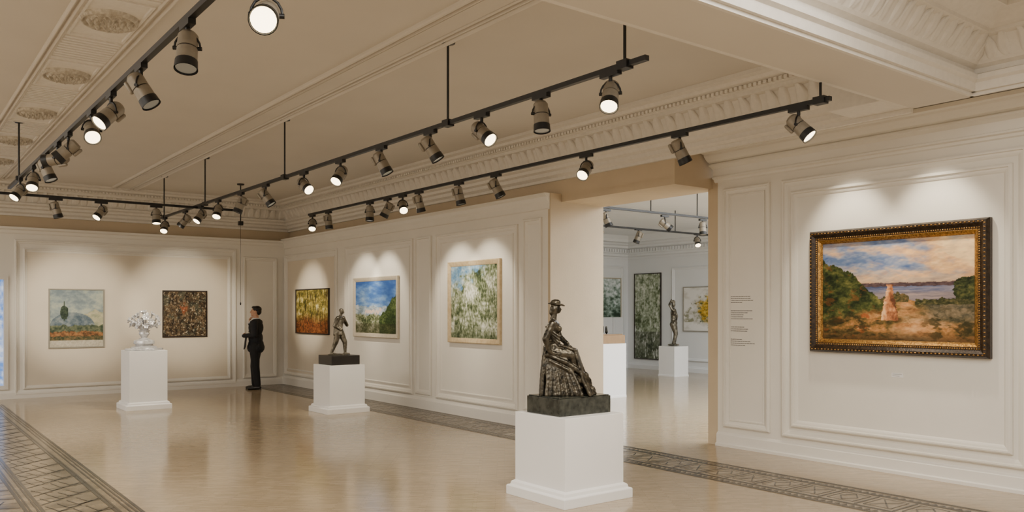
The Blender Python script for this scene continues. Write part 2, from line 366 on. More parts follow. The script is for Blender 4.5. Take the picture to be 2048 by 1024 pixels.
def head(loc,r,d,c,lit,zt=ZT,drop=.17,along='y',sc=1.0):
    L=Vector(loc); dr=(Rv*r+Dn*d+Cv*c).normalized(); b=MB()
    if along=='y': b.box(L.x-.022,L.x+.022,L.y-.09,L.y+.09,zt-.05,zt-.018,1)
    else: b.box(L.x-.09,L.x+.09,L.y-.022,L.y+.022,zt-.05,zt-.018,1)
    piv=Vector((L.x,L.y,zt-drop)); b.tube((L.x,L.y,zt-.05),(L.x,L.y,zt-drop+.085),.014,.014,1,10)
    side=dr.cross(Vector((0,0,1)))
    if side.length<.05: side=Rv.copy()
    side.normalize(); up=Vector((0,0,1))
    rad=.073; pts=[]
    for k in range(9):
        t=math.pi*k/8; pts.append(piv+side*rad*math.cos(t)+up*.085*math.sin(t))
    for k in range(8): b.capsule(pts[k],.0065,pts[k+1],.0065,1,8)
    L1=.24*sc; R=.058
    a=piv-dr*.10; e=a+dr*L1
    b.tube(a,a+dr*.02,R*.75,R,0,20); b.tube(a+dr*.02,a+dr*.10,R,R,0,20); b.tube(a+dr*.10,a+dr*.108,R*.93,R*.93,1,20); b.tube(a+dr*.108,a+dr*.185,R*1.02,R*1.05,0,20)
    b.tube(a+dr*.185,e,R*1.1,R*1.16,1,20,caps=False); b.tube(a+dr*.19,e,R*1.0,R*1.08,1,20,caps=False)
    o=a+dr*.186; b.tube(o,o+dr*.002,R*1.1,R*1.1,1,20)
    b.tube(e-dr*.012,e-dr*.009,R*1.0,R*1.0,2,24)
    n=dr.cross(side).normalized()
    q=a+dr*.06+n*(R+.012); b.capsule(q-dr*.035,.017,q+dr*.03,.017,0,8)
    b.tube(piv-side*(rad+.008),piv+side*(rad+.008),.012,.012,1,10)
    b.obj('track_spotlight',['taupe','black','lens_on' if lit else 'lens_off'])
    return e,dr
LITS=[]
def H_(x,ys):
    for t in ys:
        y,r,d,c,lit=t[:5]
        e,dr=head((x,y,0),r,d,c,lit,drop=t[5] if len(t)>5 else .17)
        if lit: LITS.append((e,dr))
H_(4.1,[(4.2,-.15,.8,.55,1),(4.97,.05,1,.15,0),(5.77,.55,.6,.5,1),(6.6,.5,.8,0,0),(7.55,.45,.85,.05,0),(8.5,-.25,.7,.6,1),(9.5,.6,.55,.55,1),(10.75,.5,.7,0,0),(11.7,-.3,.8,.1,0),(12.7,0,.7,.5,1),(13.55,-.3,.7,.5,1),(14.4,-.5,.6,.0,0),(15.65,.1,.7,.6,1)])
H_(6.05,[(3.98,.5,.7,.4,1),(5.26,.4,.85,0,0),(6.57,-.35,.6,.6,1),(8.21,.4,.8,0,0),(9.03,.2,.9,0,0),(10.04,.2,.9,-.1,0),(10.5,.2,.6,.7,1),(10.95,-.4,.8,0,0),(11.51,0,1,.1,0),(13.0,.1,1,0,0),(13.65,.1,.7,.6,1)])
H_(1.43,[(3.74,.15,.45,.85,1,.33),(4.98,.05,1,.3,0),(6.06,.5,.8,0,0),(6.98,-.4,.7,.6,1),(7.72,.4,.6,.65,1),(8.8,-.5,.5,.2,0),(9.4,-1,.15,0,0),(10.12,.35,.8,0,0),(11.07,.2,.7,.5,1),(12.19,-.2,.7,.6,1)])
for (x,r,d,c,lit) in [(2.06,.2,.8,-.1,0),(2.67,-.2,.6,.5,1),(3.46,.1,.9,.2,1)]:
    head((x,13.7,0),r,d,c,lit,zt=ZT-.03,along='x')
# ------------------------------------------------------------------ paintings
def N(x,y,s=0): return noise.noise(Vector((x,y,s*7.3+.37)))
def fb(x,y,s=0,o=4):
    v=0;a=.5;f=1.
    for k in range(o): v+=a*N(x*f,y*f,s+k); a*=.6; f*=2.1
    return v*1.5
def sm(a,b,x):
    t=max(0,min(1,(x-a)/(b-a))); return t*t*(3-2*t)
def mx(a,b,t): return tuple(a[i]+(b[i]-a[i])*t for i in range(3))
def ramp(t,*cs):
    t=max(0,min(.9999,t))*(len(cs)-1); i=int(t); return mx(cs[i],cs[i+1],t-i)
def big(u,v):
    u+=.006*N(u*30,v*30,9); v+=.006*N(u*30,v*30,8)
    cl=fb(u*2.2+3,v*4.2+.8*u,1,5)+.55*(u-.42)
    sky=ramp(.5+cl*1.1,(96,116,154),(140,148,170),(198,168,148),(230,182,130),(244,208,156))
    sky=mx(sky,(112,132,170),sm(.86,1,v-.1*u+.1*fb(u*5,v*5,2))*.5)
    sky=mx(sky,(236,184,124),sm(.74,.6,v)*.6)
    st=fb(u*10+v*6,v*26-u*8,5,3); sky=mx(sky,(sky[0]+18,sky[1]+14,sky[2]+8),sm(0,.5,st)); sky=mx(sky,(sky[0]-20,sky[1]-18,sky[2]-10),sm(0,-.5,st))
    col=sky
    sh=.572+.012*fb(u*22,0,3)
    if v<sh and u>.18: col=ramp(.5+fb(u*30,v*40,3),(66,52,56),(98,78,78))
    if v<.535:
        col=ramp(.5+fb(u*4,v*44,6),(66,74,104),(102,106,132),(150,140,150)); col=mx(col,(204,164,132),sm(.5,.46,v)*.4)
    g=.43+.025*fb(u*6,1,7)-.04*u
    if v<g:
        a=fb(u*5,v*10,11,5); b2=fb(u*40,v*44,12,3)
        col=ramp(.5+.9*a+.35*b2,(60,54,28),(112,90,48),(174,120,66),(210,154,98))
        pc=.52+(.43-v)*.25+.14*fb(v*4,0,13); hw=.03+(.43-v)*.42
        pth=sm(hw,hw*.5,abs(u-pc)); pth*= .7+.3*fb(u*9,v*14,22)
        col=mx(col,ramp(.5+.8*fb(u*9,v*22,26)+.2*b2,(150,96,58),(206,148,96),(234,188,140)),max(0,pth)*.85)
        if u>.6: col=mx(col,ramp(.5+b2*.6+a*.4,(66,66,56),(102,98,82),(138,126,104)),sm(.62,.78,u)*sm(.12,.26,v)*.8)
        col=mx(col,(150,68,30),sm(.15,.5,fb(u*14,v*16,14))*.6*sm(.6,.4,u))
        col=mx(col,(42,42,22),sm(.05,.4,fb(u*12,v*16,27))*.7*sm(.42,.2,v)*(1-pth*.7))
        col=mx(col,(44,34,18),.6*sm(.12,0,v))
    top=.84-.75*u-.6*max(0,u-.2)+.06*fb(u*12,2,15)+.02*fb(u*40,1,15)
    lo=.2+.25*u+.05*fb(u*10,5,15)
    if u<.44 and v<top and v>lo-.05:
        b2=fb(u*44,v*44,16,3); a=fb(u*9,v*10,18); t=sm(lo-.05,lo+.04,v)
        tc=ramp(.5+.7*a+.35*b2,(22,28,15),(42,52,25),(76,82,40),(122,116,62)); tc=mx(tc,(138,78,38),sm(.2,.5,fb(u*16,v*16,17))*.5); col=mx(col,tc,t)
    w=.022+.035*sm(.52,.2,v)+.008*fb(v*22,0,19)+.006*N(v*60,3)
    if abs(u-.475)<w and .2<v<.555: 
        tt=.5+.6*fb(u*34,v*14,20)+.25*N(u*16,v*40,4)-(u-.475)*9; col=ramp(tt,(92,56,38),(158,98,62),(212,144,94),(240,190,140))
    bt=.60+.03*fb(u*22,0,22)+.25*(u-.93)
    if u>.885-.03*fb(v*14,0,21) and .39<v<bt: col=ramp(.5+.7*fb(u*44,v*44,23,3)+.4*fb(u*9,v*9,24),(22,28,16),(54,62,34),(100,98,54))
    if .64<u and .355<v<.41+.02*fb(u*24,0,24): col=ramp(.5+.8*fb(u*44,v*50,25,3),(34,38,24),(68,68,40),(118,106,66))
    if .42<u<.60 and .38<v<.43+.03*fb(u*30,0,28)+.04*sm(.1,0,abs(u-.53)) and abs(u-.475)>w: col=ramp(.5+.8*fb(u*44,v*50,25,3),(44,44,26),(86,78,46),(134,104,66))
    return col
def pB(u,v):
    u+=.012*N(u*14,v*14,9); col=ramp(.3+.6*fb(u*3,v*6,31)+(.75-v)*.9,(52,88,156),(82,122,184),(134,166,206),(196,208,220))
    col=mx(col,(60,88,146),sm(.2,.5,fb(u*5,v*24+u*8,36))*.3)
    if v<.52+.05*fb(u*5,0,32): col=mx(col,ramp(.5+fb(u*10,v*16,33),(122,138,144),(170,182,188),(216,218,216)),.8)
    if v<.36+.06*fb(u*6,1,34): col=ramp(.5+.6*fb(u*30,v*30,35,3)+.6*fb(u*6,v*6,35),(46,60,36),(94,104,68),(150,154,126),(204,204,186))
    if .25<u<.65 and abs(v-.44-.1*fb(u*12,0,1))<.03: col=(224,200,186)
    if u>.60 and v<.30+1.15*(u-.6)+.08*fb(u*16,1,37): col=ramp(.5+.6*fb(u*40,v*40,38,3)+.5*fb(u*8,v*8,38),(26,40,22),(58,78,40),(112,126,74))
    if v<.2: col=mx(col,(56,52,36),.4)
    return col
def pC(u,v):
    a=fb(u*4,v*4,42); b2=fb(u*34,v*30,41,3); c_=fb(u*40+v*8,v*12,43,3)
    col=ramp(.45+.6*a+.45*b2+.4*c_+.12*(.5-abs(v-.4)),(50,62,40),(90,102,72),(140,148,120),(194,198,178),(234,234,224))
    s=v+.55*(.5-u)+.25*fb(u*7,v*7,44)
    if s>.8: col=mx(col,ramp(.5+a+.3*b2,(88,134,188),(146,180,212),(200,214,222)),sm(.8,.95,s)*(.8+.2*N(u*40,v*40)))
    return mx(col,(62,72,50),sm(.2,0,v)*.4)
def pA(u,v):
    st=fb(u*22,v*5,51); col=ramp(.45+.55*st+.5*fb(u*8,v*8,52)+.3*fb(u*40,v*40,50,3),(52,52,22),(98,92,38),(150,132,60),(194,178,108),(220,212,160))
    low=ramp(.45+.8*fb(u*24,v*34,53)+.3*fb(u*6,v*6,53),(62,38,20),(128,72,36),(170,108,58)); col=mx(low,col,sm(.2,.5,v+.12*fb(u*6,v*3,54)))
    return mx(col,(44,32,18),sm(.2,.5,fb(u*28,v*3,55))*.7)
def p1(u,v):
    u+=.01*N(u*12,v*12,3); n2=fb(u*40,v*40,60,3); col=ramp(.5+fb(u*4,v*7,61)+.2*n2,(122,136,142),(150,162,160),(180,186,170)) 
    if v<.66-.45*abs(u-.85)+.02*N(u*20,0): col=ramp(.5+fb(u*6,v*14,62)+.3*n2,(146,152,130),(176,174,142),(196,190,160))
    if (u-.42)**2/.17+(v-.36)**2/.06<1: col=ramp(.5+fb(u*9,v*12,63)+.3*n2,(80,96,108),(108,122,130),(140,150,150))
    if ((u-.27)/.075)**2+((v-.60)/.12)**2<1+.4*N(u*30,v*30) or (abs(u-.27)<.012 and .45<v<.8): col=ramp(.5+n2,(40,54,46),(74,88,70))
    if v<.38+.03*fb(u*12,0,64): col=ramp(.5+fb(u*16,v*20,65)+.3*n2,(58,72,58),(88,98,76),(120,124,98))
    if v<.27+.04*fb(u*12,0,66): col=ramp(.5+fb(u*14,v*26,67)+.4*n2,(84,66,46),(138,94,60),(164,120,78))
    if v<.19+.03*fb(u*9,0,66): col=ramp(.5+fb(u*18,v*30,68)+.3*n2,(58,66,46),(94,88,60),(132,106,74))
    if v<.12: col=ramp(.5+n2,(180,172,152),(206,200,184))
    return col
def p2(u,v):
    r=math.hypot(u-.48,v-.62); col=ramp(.5+.6*fb(u*12,v*12,71)+.5*fb(u*40,v*40,70,3),(24,20,16),(58,48,36),(100,82,60),(154,134,104))
    col=mx(col,(70,82,72),sm(.05,.4,fb(u*7,v*7,77))*.45)
    col=mx((156,84,52),col,sm(.0,.12,r+.10*fb(u*14,v*14,73))); return mx(col,(210,196,168),sm(.26,.55,fb(u*26,v*26,74))*.85)
def pT(u,v):
    col=ramp(.52+.5*fb(u*14,v*40,81)+.5*fb(u*4,v*8,82)+.35*(v-.4),(54,64,46),(104,116,84),(164,174,148),(222,226,212)); 
    if v<.32: col=mx(col,(66,66,62),.4)
    return mx(col,(232,234,228),sm(.25,.55,fb(u*30,v*10,83)))
def pL(u,v):
    col=mx((236,234,228),(204,200,190),sm(-.2,.5,fb(u*4,v*5,91)))
    if v<.45+.2*fb(u*5,v*2,92) and v>.2: col=mx(col,(150,150,124),sm(0,.4,fb(u*14,v*14,93)))
    e=math.hypot((u-.45)/.26,(v-.52)/.34)+.5*fb(u*7,v*7,94)
    col=mx(ramp(.5+fb(u*24,v*24,90,3),(96,84,24),(188,148,40),(220,188,86)),col,sm(.7,1.0,e))
    return mx(col,(60,74,50),sm(.2,.5,fb(u*20,v*20,95))*.8*(e<1.1))
def pG(u,v):
    return ramp(.5+.7*fb(u*12,v*14,96)+.8*(v-.5),(46,62,50),(92,112,96),(168,184,178),(224,230,230))
FR={'big':[(0,0),(0,.05),(.02,.085),(.045,.09),(.075,.065),(.10,.06)],'flat':[(0,0),(0,.045),(.012,.05),(.05,.04),(.075,.03),(.08,.02)],'thin':[(0,0),(0,.04),(.02,.04),(.025,.02)]}
def painting(P,flip,u0,u1,z0,z1,fn,fmat,fkind,fw,nx,ny,name='framed_painting'):
    e=empty(name); 
    b=MB(); b.frame(P,u0,u1,z0,z1,FR[fkind],0); 
    mats=[fmat]
    if fkind=='big':
        mats=[fmat,'fr_gold']; b.frame(P,u0+.10,u1-.10,z0+.10,z1-.10,[(0,.06),(.006,.066),(.03,.05),(.045,.03)],1)
        for (a0,a1,ho,fx) in ((u0+.088,u1-.088,1,z0+.088),(u0+.088,u1-.088,1,z1-.088),(z0+.088,z1-.088,0,u0+.088),(z0+.088,z1-.088,0,u1-.088)):
            n=int((a1-a0)/.022)
            for k in range(n+1):
                t=a0+(a1-a0)*k/n; c=P(t,fx,.064) if ho else P(fx,t,.064); b.ell(c,(.009,.009,.009),None,1,6,4)
        n=int((u1-u0)/.04)
        for k in range(n):
            for zz in (z0+.033,z1-.033): b.ell(P(u0+.03+(u1-u0-.06)*(k+.5)/n,zz,.088),(.012,.012,.007),None,1,6,4)
        n=int((z1-z0)/.04)
        for k in range(n):
            for uu in (u0+.033,u1-.033): b.ell(P(uu,z0+.03+(z1-z0-.06)*(k+.5)/n,.088),(.012,.012,.007),None,1,6,4)
    b.box(*sum([sorted((P(u0+.01,z0+.01,.0)[i],P(u1-.01,z1-.01,.012)[i])) for i in range(3)],[]),0)
    b.obj('frame',mats,e)
    u0+=fw;u1-=fw;z0+=fw;z1-=fw
    me=D.meshes.new('canvas'); vs=[];cs=[]
    for j in range(ny+1):
        for i in range(nx+1):
            a=i/nx;v=j/ny; u=u1+(u0-u1)*a if flip else u0+(u1-u0)*a
            vs.append(P(u,z0+(z1-z0)*v,.024)); c=fn(a,v); cs+=list(lin([max(0,min(255,q)) for q in c]))+[1]
    fs=[(j*(nx+1)+i,j*(nx+1)+i+1,(j+1)*(nx+1)+i+1,(j+1)*(nx+1)+i) for j in range(ny) for i in range(nx)]
    me.from_pydata(vs,[],fs); at=me.color_attributes.new('Col','FLOAT_COLOR','POINT'); at.data.foreach_set('color',cs); me.materials.append(M['paint']); me.update()
    o=D.objects.new('canvas',me); COL.objects.link(o); o.parent=e
painting(PX(8.2),True,3.36,5.22,1.205,2.52,big,'fr_dark','big',.14,360,240)
painting(PX(7.3),True,9.76,11.16,1.15,2.43,pC,'fr_oak','flat',.065,190,170)
painting(PX(7.3),True,12.78,14.5,1.16,2.28,pB,'fr_silver','flat',.065,170,110)
painting(PX(7.3),True,15.61,17.29,1.16,2.12,pA,'fr_thin','thin',.02,150,90)
painting(PY(18),False,2.58,3.56,.93,2.08,p1,'fr_grey','thin',.012,110,120)
painting(PY(18),False,4.66,5.57,1.1,2.08,p2,'fr_thin','thin',.02,110,110)
painting(PX(17.3),True,15.7,16.72,.28,2.72,pT,'fr_thin','thin',.01,80,160)
painting(PX(17.3),True,12.9,14.9,1.1,2.3,pL,'fr_grey','thin',.005,100,70)
painting(PY(17),False,15.2,17.0,1.2,2.6,pG,'fr_silver','thin',.03,100,80)
def lab(P,u0,u1,z0,z1,rows):
    b=MB(); b.box(*sum([sorted((P(u0,z0,0)[i],P(u1,z1,.006)[i])) for i in range(3)],[]),0)
    n=len(rows); h=(z1-z0)
    for k,(a,c) in enumerate(rows):
        zz=z1-h*(k+.8)/(n+.6); b.box(*sum([sorted((P(u0+(u1-u0)*a,zz,.006)[i],P(u0+(u1-u0)*c,zz+h*.07,.0068)[i])) for i in range(3)],[]),1)
    b.obj('wall_label',['label','ink'])
lab(PY(18),3.63,3.79,.9,1.1,[(.1,.7),(.1,.9),(.1,.6)])
lab(PY(18),5.62,5.82,1.2,1.33,[(.1,.8),(.2,.9)])
lab(PX(8.2),4.2,4.32,.975,1.02,[(.1,.9),(.3,.9)])
b=MB(); rr=random.Random(5); z=1.82
for g in (4,5,3,4):
    for k in range(g):
        ln=.12+.2*rr.random(); 
        if k<g-1: ln+=.04
        x=6.33
        while x>6.33-ln:
            wd=.012+.025*rr.random(); b.box(8.197,8.2,x-wd,x,z,z+.007); x-=wd+.007
        z-=.024
    z-=.075
b.obj('wall_text',['ink'])
# ------------------------------------------------------------------ pedestals
def pedestal(cx,cy,s,h,base=.06,bh=.13,name='pedestal'):
    b=MB(); k=s/2
    def ring(r,z): return [(cx-r,cy-r,z),(cx+r,cy-r,z),(cx+r,cy+r,z),(cx-r,cy+r,z)]
    prof=[(k+base,0),(k+base,bh*.6),(k+base*.9,bh*.66),(k+base*.55,bh*.7),(k+base*.45,bh*.9),(k+base*.1,bh),(k,bh),(k,h)]
    vs=[];fs=[]
    for r,z in prof: vs+=ring(r,z)
    for i in range(len(prof)-1):
        for j in range(4): fs.append((i*4+j,i*4+(j+1)%4,(i+1)*4+(j+1)%4,(i+1)*4+j))
    n=len(prof)*4; fs+=[(3,2,1,0),(n-4,n-3,n-2,n-1)]
    b.add(vs,fs); return b.obj(name,['white'],bevel=.004)
MX,MY=4.90,5.55
pedestal(MX,MY,.685,.745,.058)
pedestal(6.01,12.51,.62,.775)
FX,FY=3.58,14.95
pedestal(FX,FY,.60,.985)
pedestal(16.0,14.12,.52,.76,.01,.05,'block_plinth')
pedestal(11.0,11.6,.75,1.03,.005,.05,'case_pedestal')  # white far-room pedestal that carries the display case
# ------------------------------------------------------------------ sculptures
def remesh(o,vox,smooth=2,disp=0,dscale=.05):
    r=o.modifiers.new('r','REMESH'); r.mode='VOXEL'; r.voxel_size=vox; r.use_smooth_shade=True
    if smooth: s=o.modifiers.new('s','SMOOTH'); s.iterations=smooth; s.factor=.5
    if disp:
        t=D.textures.new('clouds','CLOUDS'); t.noise_scale=dscale; t.noise_depth=2
        d=o.modifiers.new('d','DISPLACE'); d.texture=t; d.strength=disp; d.texture_coords='LOCAL'; d.mid_level=.5
IR=math.radians(-37.5)
def c(p,r,q,s,b_=None): (b_ or b).capsule((p[0],p[1],p[2]+Z0),r,(q[0],q[1],q[2]+Z0),s,0,12)
def el(p,r,rot=None): b.ell((p[0],p[1],p[2]+Z0),r,rot)
# seated woman
e=empty('seated_woman_statue',(MX,MY,.746)); e.rotation_euler=(0,0,IR)
b=MB(); b.box(-.30,.30,-.225,.225,0,.15); b.box(-.29,.29,-.215,.215,.15,.158)
o=b.obj('plinth',['marble'],e,bevel=.006); o.rotation_euler=(0,0,-IR)
b=MB(); Z0=.158
el((-.115,0,.770),(.040,.034,.050)); el((-.088,0,.755),(.020,.022,.028)); c((-.078,0,.775),.006,(-.070,0,.760),.007); el((-.098,0,.735),(.017,.017,.012)); 
el((-.135,0,.765),(.036,.036,.042)); el((-.155,0,.735),(.022,.028,.030))
el((-.118,0,.807),(.074,.060,.011),Matrix.Rotation(.12,3,'Y')); el((-.118,0,.826),(.046,.044,.026)); el((-.06,0,.80),(.03,.04,.008),Matrix.Rotation(.35,3,'Y'))
c((-.140,0,.66),.030,(-.128,0,.74),.026)
c((-.145,-.07,.635),.038,(-.14,.07,.635),.038); el((-.135,0,.60),(.060,.092,.07)); el((-.095,-.036,.585),(.032,.032,.032)); el((-.095,.036,.585),(.032,.032,.032))
c((-.135,0,.57),.060,(-.140,0,.47),.050); el((-.145,0,.40),(.088,.11,.09))
c((-.155,-.108,.63),.036,(-.215,-.135,.50),.029); c((-.215,-.135,.50),.029,(-.175,-.125,.385),.022); c((-.175,-.125,.385),.02,(-.13,-.115,.365),.019)
for i in range(4): c((-.13,-.120+.004*i,.375-.010*i),.0075,(-.098,-.118+.004*i,.362-.012*i),.006)
c((-.13,.105,.63),.036,(-.075,.12,.51),.029); c((-.075,.12,.51),.028,(-.01,.06,.45),.021); 
for i in range(4): c((-.005,.04+.012*i,.445),.0075,(.03,.035+.014*i,.425),.006)
el((-.15,.0,.20),(.095,.12,.22)); el((-.12,0,.10),(.12,.13,.11)); el((-.05,0,.22),(.13,.115,.15)); el((.02,0,.14),(.11,.12,.13)); el((.07,0,.07),(.11,.12,.08))
c((-.13,0,.38),.095,(-.01,0,.335),.078)
for s in (-1,1): c((-.12,.05*s,.37),.068,(.03,.052*s,.355),.055); c((.03,.052*s,.35),.055,(.09,.055*s,.12),.045)
R_=random.Random(4)
for k in range(15):
    t=k/14; yy=-.12+.24*t; s_=math.sqrt(max(0,1-(yy/.15)**2)); j=R_.random()
    pts=[(-.08,yy*.6,.44),(.02+.045*s_,yy*.8,.40),(.05+.05*s_+.01*j,yy*.95,.27),(.07+.065*s_+.03*j,yy*1.1,.13),(.12+.08*s_+.03*j,yy*1.2,.012)]
    rr_=[.010,.014,.013,.016,.020]
    for q in range(4): c(pts[q],rr_[q],pts[q+1],rr_[q+1])
for sg in (-1,1):
    for k in range(9):
        t=k/8; j=.02*R_.random()
        pts=[(-.17+.12*t,.085*sg,.41-.04*t),(-.20+.20*t,(.115)*sg,.27-.02*t),(-.215+.26*t+j,(.13+j)*sg,.12),(-.225+.31*t+j,(.15+j)*sg,.01)]
        rr_=[.012,.016,.016,.020]
        for q in range(3): c(pts[q],rr_[q],pts[q+1],rr_[q+1])
for k in range(6): 
    yy=-.11+.044*k; c((-.215,yy*.8,.38),.015,(-.235,yy,.2),.018); c((-.235,yy,.2),.018,(-.243,yy*1.2,.01),.022)
c((-.20,-.11,.36),.02,(-.05,-.125,.30),.022); c((-.05,-.125,.30),.022,(.10,-.10,.20),.024); c((.10,-.10,.20),.024,(.17,-.06,.13),.028)
c((-.18,-.115,.31),.014,(-.02,-.135,.23),.016); c((-.02,-.135,.23),.016,(.13,-.11,.09),.02)
for (x,y,z,r) in ((.14,-.07,.17,.035),(.17,-.05,.10,.035),(.20,-.04,.045,.035),(.165,.05,.12,.035),(.215,.02,.03,.03)): el((x,y,z),(r,r,r*1.1))
el((0,0,.010),(.25,.165,.02))
for k in range(4): c((-.205+.012*k,-.07,.605-.03*k),.011,(-.09,-.082,.52-.028*k),.012)
o=b.obj('figure',['bronze'],e); remesh(o,.005,1,.005,.02)
# striding statue
e=empty('striding_man_statue',(6.01,12.51,.776)); e.rotation_euler=(0,0,IR)
b=MB(); b.box(-.25,.25,-.25,.25,0,.15); o=b.obj('plinth',['plinthblk'],e,bevel=.005); o.rotation_euler=(0,0,-IR)
b=MB(); Z0=.15
el((.045,0,.715),(.037,.034,.046)); el((.075,0,.70),(.012,.014,.018)); el((.035,0,.735),(.040,.038,.032)); c((.02,0,.63),.026,(.038,0,.69),.022)
c((.005,-.085,.61),.036,(.03,.085,.61),.036); el((.018,0,.56),(.062,.088,.08)); c((.015,0,.55),.055,(.005,0,.42),.048); el((.0,0,.38),(.066,.085,.065))
c((-.0,-.10,.61),.034,(-.05,-.125,.48),.028); c((-.05,-.125,.48),.026,(.045,-.095,.42),.020); el((.06,-.085,.425),(.024,.018,.018))
c((.04,.10,.61),.034,(.11,.10,.49),.028); c((.11,.10,.49),.025,(.085,.02,.60),.018); el((.08,.01,.62),(.02,.018,.024))
c((-.01,-.045,.37),.058,(-.045,-.05,.20),.040); c((-.045,-.05,.21),.040,(-.11,-.05,.05),.024); c((-.12,-.05,.02),.022,(-.04,-.06,.015),.018)
c((.015,.045,.37),.058,(.085,.05,.21),.040); c((.085,.05,.21),.040,(.09,.05,.05),.024); c((.08,.05,.02),.022,(.155,.04,.015),.018)
for k in range(7): c((-.045+.016*k,-.075,.60),.011,(-.05+.018*k,-.085,.34),.013)
for k in range(6): c((-.05,-.06+.024*k,.60),.011,(-.07,-.07+.028*k,.33),.013)
el((0,0,.008),(.19,.12,.018))
o=b.obj('figure',['bronze2'],e); remesh(o,.006,1,.006,.025)
# far statue
e=empty('standing_nude_statue',(16.0,14.12,.761)); e.rotation_euler=(0,0,IR)
b=MB(); Z0=0
el((0,0,.03),(.15,.12,.03)); el((.0,0,1.05),(.05,.055,.07)); c((0,0,.94),.03,(0,0,1.0),.03); c((-.02,-.08,.9),.045,(.02,.08,.9),.045)
el((0,0,.84),(.075,.10,.1)); c((0,0,.8),.07,(-.01,0,.66),.058); el((.01,0,.58),(.09,.11,.09))
c((-.03,-.05,.55),.075,(.05,-.04,.32),.055); c((.05,-.04,.32),.052,(-.01,-.03,.06),.035); c((.03,.05,.55),.075,(.07,.04,.30),.055); c((.07,.04,.30),.05,(.03,.03,.06),.035)
c((-.05,-.09,.92),.035,(-.12,-.08,1.05),.028); c((-.12,-.08,1.05),.028,(-.05,-.02,1.17),.022); c((.05,.09,.92),.035,(.11,.1,.75),.028); c((.11,.1,.75),.028,(.07,.02,.62),.022)
el((-.01,0,1.12),(.06,.06,.05))
o=b.obj('figure',['bronze2'],e); remesh(o,.01,2,.008,.04)
# silver floral sculpture
e=empty('flower_urn_sculpture',(FX,FY,.988)); e.rotation_euler=(0,0,IR)
b=MB(); Z0=0
b.box(-.25,.25,-.18,.18,0,.03); b.lathe((0,0,.03),[(0,.20),(.02,.21),(.04,.15),(.06,.13),(.08,.17),(.13,.16),(.15,.10),(.17,.07)],0,24)
b.lathe((0,0,.17),[(0,.06),(.03,.04),(.06,.06),(.10,.085),(.14,.075),(.16,.10),(.18,.045)],0,24)
rr=random.Random(11)
for k in range(13):
    a=k*2*math.pi/13; c((0,0,.32),.022,(.19*math.cos(a),.12*math.sin(a),.42+.09*rr.random()),.012)
cl=[(-.24,0,.50,.055),(-.16,-.06,.45,.06),(-.13,.05,.57,.065),(-.04,-.07,.46,.07),(-.01,0,.63,.065),(.05,-.05,.54,.07),(.12,.04,.60,.055),(.13,-.05,.47,.06),(.21,0,.54,.055),(.25,-.03,.46,.05),(-.05,.06,.50,.065),(.07,-.09,.41,.05),(-.21,-.03,.42,.045),(-.09,-.02,.56,.055),(-.07,-.08,.40,.05),(.18,.03,.41,.05),(.04,0,.60,.05),(-.19,.02,.54,.045)]
for x,y,z,r in cl:
    el((x,y,z),(r*.4,r*.4,r*.4)); c((x*.5,y*.5,.38),.012,(x,y,z),.012)
    ax=Vector((x*.9,y*1.2-.04,.5*(z-.38))).normalized(); Q=ax.to_track_quat('Z','Y').to_matrix()
    for k in range(6):
        a=k*math.pi/3; rot=Q@Matrix.Rotation(a,3,'Z')@Matrix.Rotation(-.5,3,'Y')
        p=Vector((x,y,z))+rot@Vector((r*.62,0,0)); b.ell(p,(r*.58,r*.38,r*.15),rot,0,10,6)
o=b.obj('bouquet_urn',['silver'],e); remesh(o,.0055,0,.003,.03)
# display case
e=empty('display_case',(11.0,11.6,1.031))
simple('wood_base',['brownbox'],lambda b:(b.box(-.36,.36,-.36,.36,0,.16),b.box(-.33,.33,-.33,.33,.16,.18)),e,bevel=.005)
simple('glass_cover',['glass'],lambda b:b.box(-.33,.33,-.33,.33,.181,.50),e)
b=MB(); rr=random.Random(2)
for k in range(9): x=rr.uniform(-.2,.2); y=rr.uniform(-.2,.2); b.capsule((x,y,.21),.03,(x+rr.uniform(-.05,.05),y,.28+.1*rr.random()),.02)
b.obj('figurines',['bronze'],e)
# ------------------------------------------------------------------ man
mn=empty('man',(6.31,17.10,0)); mn.rotation_euler=(0,0,math.atan2(.57,-.82)); mn.scale=(1.06,1.06,1.0)
def part(name,m,fn,vox=.011,smo=3):
    b=MB(); fn(b); o=b.obj(name,[m],mn); remesh(o,vox,smo); return o
def f(b):
    C=b.capsule
    C((-.0,.09,.93),.108,(.0,.095,.78),.098); C((0,.095,.78),.098,(-.02,.10,.48),.076); C((-.02,.10,.48),.076,(-.06,.10,.10),.062)
    C((-.0,-.09,.93),.108,(.02,-.095,.78),.098); C((.02,-.095,.78),.098,(.06,-.10,.48),.076); C((.06,-.10,.48),.076,(.05,-.11,.10),.062)
    b.ell((0,0,.94),(.125,.17,.12))
part('trousers','trouser',f)
def f(b):
    C=b.capsule
    b.ell((0,0,1.30),(.142,.19,.19)); b.ell((.005,0,1.08),(.14,.168,.17)); b.ell((-.0,0,.95),(.150,.18,.14)); 
    C((.02,-.05,.88),.140,(.02,.05,.88),.140); C((-.02,-.05,.88),.140,(-.02,.05,.88),.140)
    C((-.015,-.145,1.425),.062,(-.015,.145,1.425),.062); b.ell((-.02,0,1.45),(.075,.10,.05))
    C((-.015,.185,1.405),.072,(-.03,.225,1.15),.057); C((-.03,.225,1.15),.057,(.20,.13,1.13),.042)
    C((-.015,-.185,1.405),.072,(.09,-.20,1.17),.057); C((.09,-.20,1.17),.057,(.135,-.075,1.38),.041)
    C((.09,.05,1.43),.014,(.135,.02,1.2),.010); C((.09,-.05,1.43),.014,(.135,-.02,1.2),.010)
part('jacket','suit',f,.010,2)
